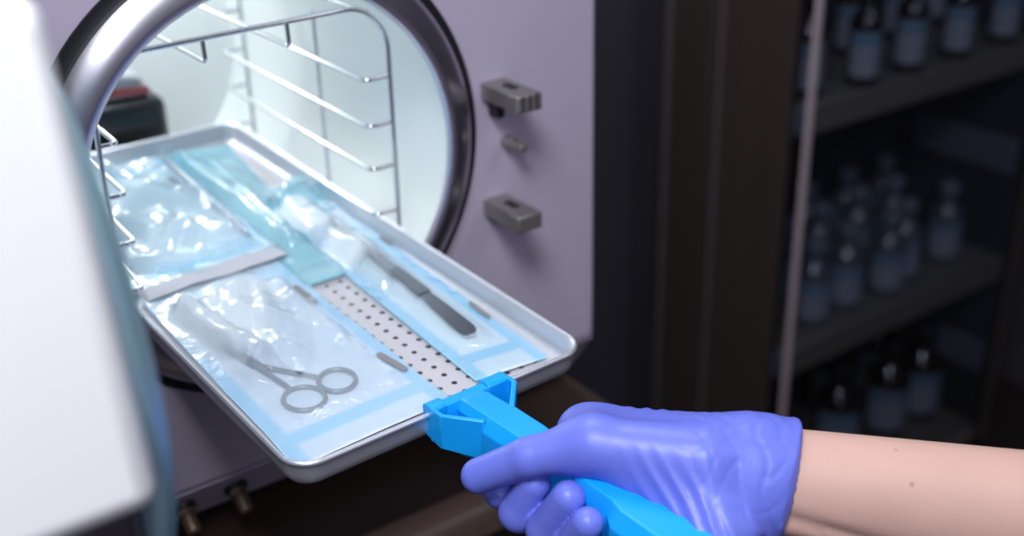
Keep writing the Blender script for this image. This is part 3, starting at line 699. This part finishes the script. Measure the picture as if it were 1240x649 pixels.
# bottles
def make_bottle(amber, label, h=.125, r=.026, group=''):
    b = thing('bottle', label, 'bottle', group=group)
    g = M['amber'] if amber else M['clear']
    obj('glass_body', MB().lathe([(r * .8, 0), (r, .003), (r, h * .58), (r * .92, h * .66), (r * .5, h * .74), (r * .42, h * .78), (r * .42, h * .84)], 28), g, b, smooth=50)
    obj('cap', MB().lathe([(r * .55, h * .842), (r * .58, h * .85), (r * .58, h * .98), (r * .5, h)], 24), M['cap'] if amber else M['pcap'], b, smooth=40)
    # paper label wrapped over the front
    def wrap(z0, z1, rr):
        rows = []
        for z in (z0, z1):
            rows.append([(rr * math.sin(a), -rr * math.cos(a), z) for a in (math.radians(-75 + 150 * k / 16) for k in range(17))])
        m_ = MB(); m_.loft(rows, False, False, closed=False); return m_
    lb = obj('paper_label', wrap(h * .10, h * .54, r * 1.012), M['lab'], b, smooth=80)
    obj('colour_band', wrap(h * .40, h * .53, r * 1.02), M['labblue'], lb, smooth=80)
    return b
G1, G2, G3 = 'amber bottles on the top shelf', 'pale bottles on the middle shelf', 'brown bottles on the bottom shelf'
z1, z2, z3 = CZ - .531, CZ - .942, .13
row1 = [(1.300, 1.105), (1.386, 1.098), (1.497, 1.100), (1.618, 1.100), (1.752, 1.105), (1.36, 1.21), (1.50, 1.22), (1.64, 1.235), (1.775, 1.255)]
lab1 = ['amber bottle on the top shelf just behind the pinkish post', 'second amber bottle from the post on the top shelf, white label low', 'amber bottle in the middle of the front row on the top shelf',
        'amber bottle with a broad pale label, fourth in the front row of the top shelf', 'last amber bottle in the front row of the top shelf, at the right frame edge',
        'amber bottle in the back row of the top shelf nearest the post', 'amber bottle in the back row of the top shelf, second from the post', 'amber bottle in the back row of the top shelf, third from the post', 'amber bottle in the back row of the top shelf at the far right']
a0 = make_bottle(True, lab1[0], .155, .0245, G1); a0.location = (*row1[0], z1 + .0003); a0.rotation_euler = (0, 0, -.5)
for (x, y), l in zip([(x + .022, y - .008) for x, y in row1[1:]], lab1[1:]): dup(a0, (x, y, z1 + .0003), l, G1, -.55)
row2 = [(1.752, 1.135), (1.630, 1.132), (1.565, 1.115), (1.468, 1.125), (1.380, 1.12), (1.70, 1.215), (1.61, 1.222), (1.50, 1.215), (1.40, 1.21), (1.77, 1.292), (1.665, 1.295), (1.55, 1.290), (1.31, 1.16)]
lab2 = ['pale bottle standing alone at the right of the middle shelf', 'pale bottle second from the right in the front row of the middle shelf', 'pale bottle third from the right in the front row of the middle shelf',
        'pale bottle fourth from the right in the front row of the middle shelf', 'pale bottle close behind the glass near the post on the middle shelf', 'rightmost pale bottle of the second row on the middle shelf',
        'second pale bottle from the right in the second row of the middle shelf', 'third pale bottle from the right in the second row of the middle shelf', 'leftmost pale bottle of the second row on the middle shelf',
        'rightmost pale bottle at the very back of the middle shelf', 'middle pale bottle at the very back of the middle shelf', 'leftmost pale bottle at the very back of the middle shelf', 'pale bottle left of the pinkish post on the middle shelf']
c0 = make_bottle(False, lab2[0], .150, .031, G2); c0.location = (*row2[0], z2 + .0003); c0.rotation_euler = (0, 0, -.5)
for (x, y), l in zip(row2[1:], lab2[1:]): dup(c0, (x, y, z2 + .0003), l, G2, -.5)

row3 = [(1.79, 1.165), (1.690, 1.165), (1.785, 1.275), (1.66, 1.28), (1.55, 1.17)]
lab3 = ['brown bottle with a white label at the right end of the bottom shelf front row', 'brown bottle just above the forearm in the middle of the bottom shelf', 'brown bottle at the back right corner of the bottom shelf',
        'brown bottle at the back of the bottom shelf, left of the corner bottle', 'brown bottle nearest the pinkish post on the bottom shelf']
b0 = make_bottle(True, lab3[0], .20, .042, G3); b0.location = (*row3[0], z3 + .0003); b0.rotation_euler = (0, 0, -.5)
for (x, y), l in zip(row3[1:], lab3[1:]): dup(b0, (x, y, z3 + .0003), l, G3, -.5)

# ------------------------------------------------------------------ light
def area(name, loc, aim, size, power, col, sy=None):
    l = bpy.data.lights.new(name, 'AREA'); l.size = size; l.energy = power; l.color = col
    if sy: l.shape = 'RECTANGLE'; l.size_y = sy
    o = bpy.data.objects.new(name, l); C.objects.link(o); o.location = loc
    o.rotation_euler = (Vector(aim) - Vector(loc)).to_track_quat('-Z', 'Y').to_euler(); return o
area('key_lamp', (-.12, -.02, CZ + .62), (.26, .42, CZ - .33), .34, 13, (.93, .96, 1.0))
area('front_lamp', (-.45, -.75, CZ + .45), (.2, .4, CZ - .2), .5, 4.5, (.86, .88, 1.0))
p = bpy.data.lights.new('chamber_fill', 'POINT'); p.energy = .62; p.shadow_soft_size = .02; p.color = (.96, .98, 1)  # added fill light; the chamber has no lamp of its own
po = bpy.data.objects.new('chamber_fill', p); C.objects.link(po); po.location = (.262, .945, CZ - .165)
area('ceiling_lamp', (.55, 1.15, CZ + 1.0), (.3, .45, CZ - .3), .7, 14, (.93, .96, 1.0))
area('cabinet_fill', (1.25, -.7, CZ + .75), (1.55, 1.1, CZ - .5), .6, 5, (.85, .88, 1.0))  # fill light added to bring out the bottles in the cabinet

w = bpy.data.worlds.new('world'); SC.world = w; w.use_nodes = True
w.node_tree.nodes['Background'].inputs[0].default_value = (.30, .29, .40, 1); w.node_tree.nodes['Background'].inputs[1].default_value = .25
SC.view_settings.view_transform = 'Standard'; SC.view_settings.look = 'None'; SC.view_settings.exposure = 0
SC.cycles.use_denoising = True; SC.cycles.max_bounces = 10; SC.cycles.transparent_max_bounces = 16; SC.cycles.sample_clamp_indirect = 4
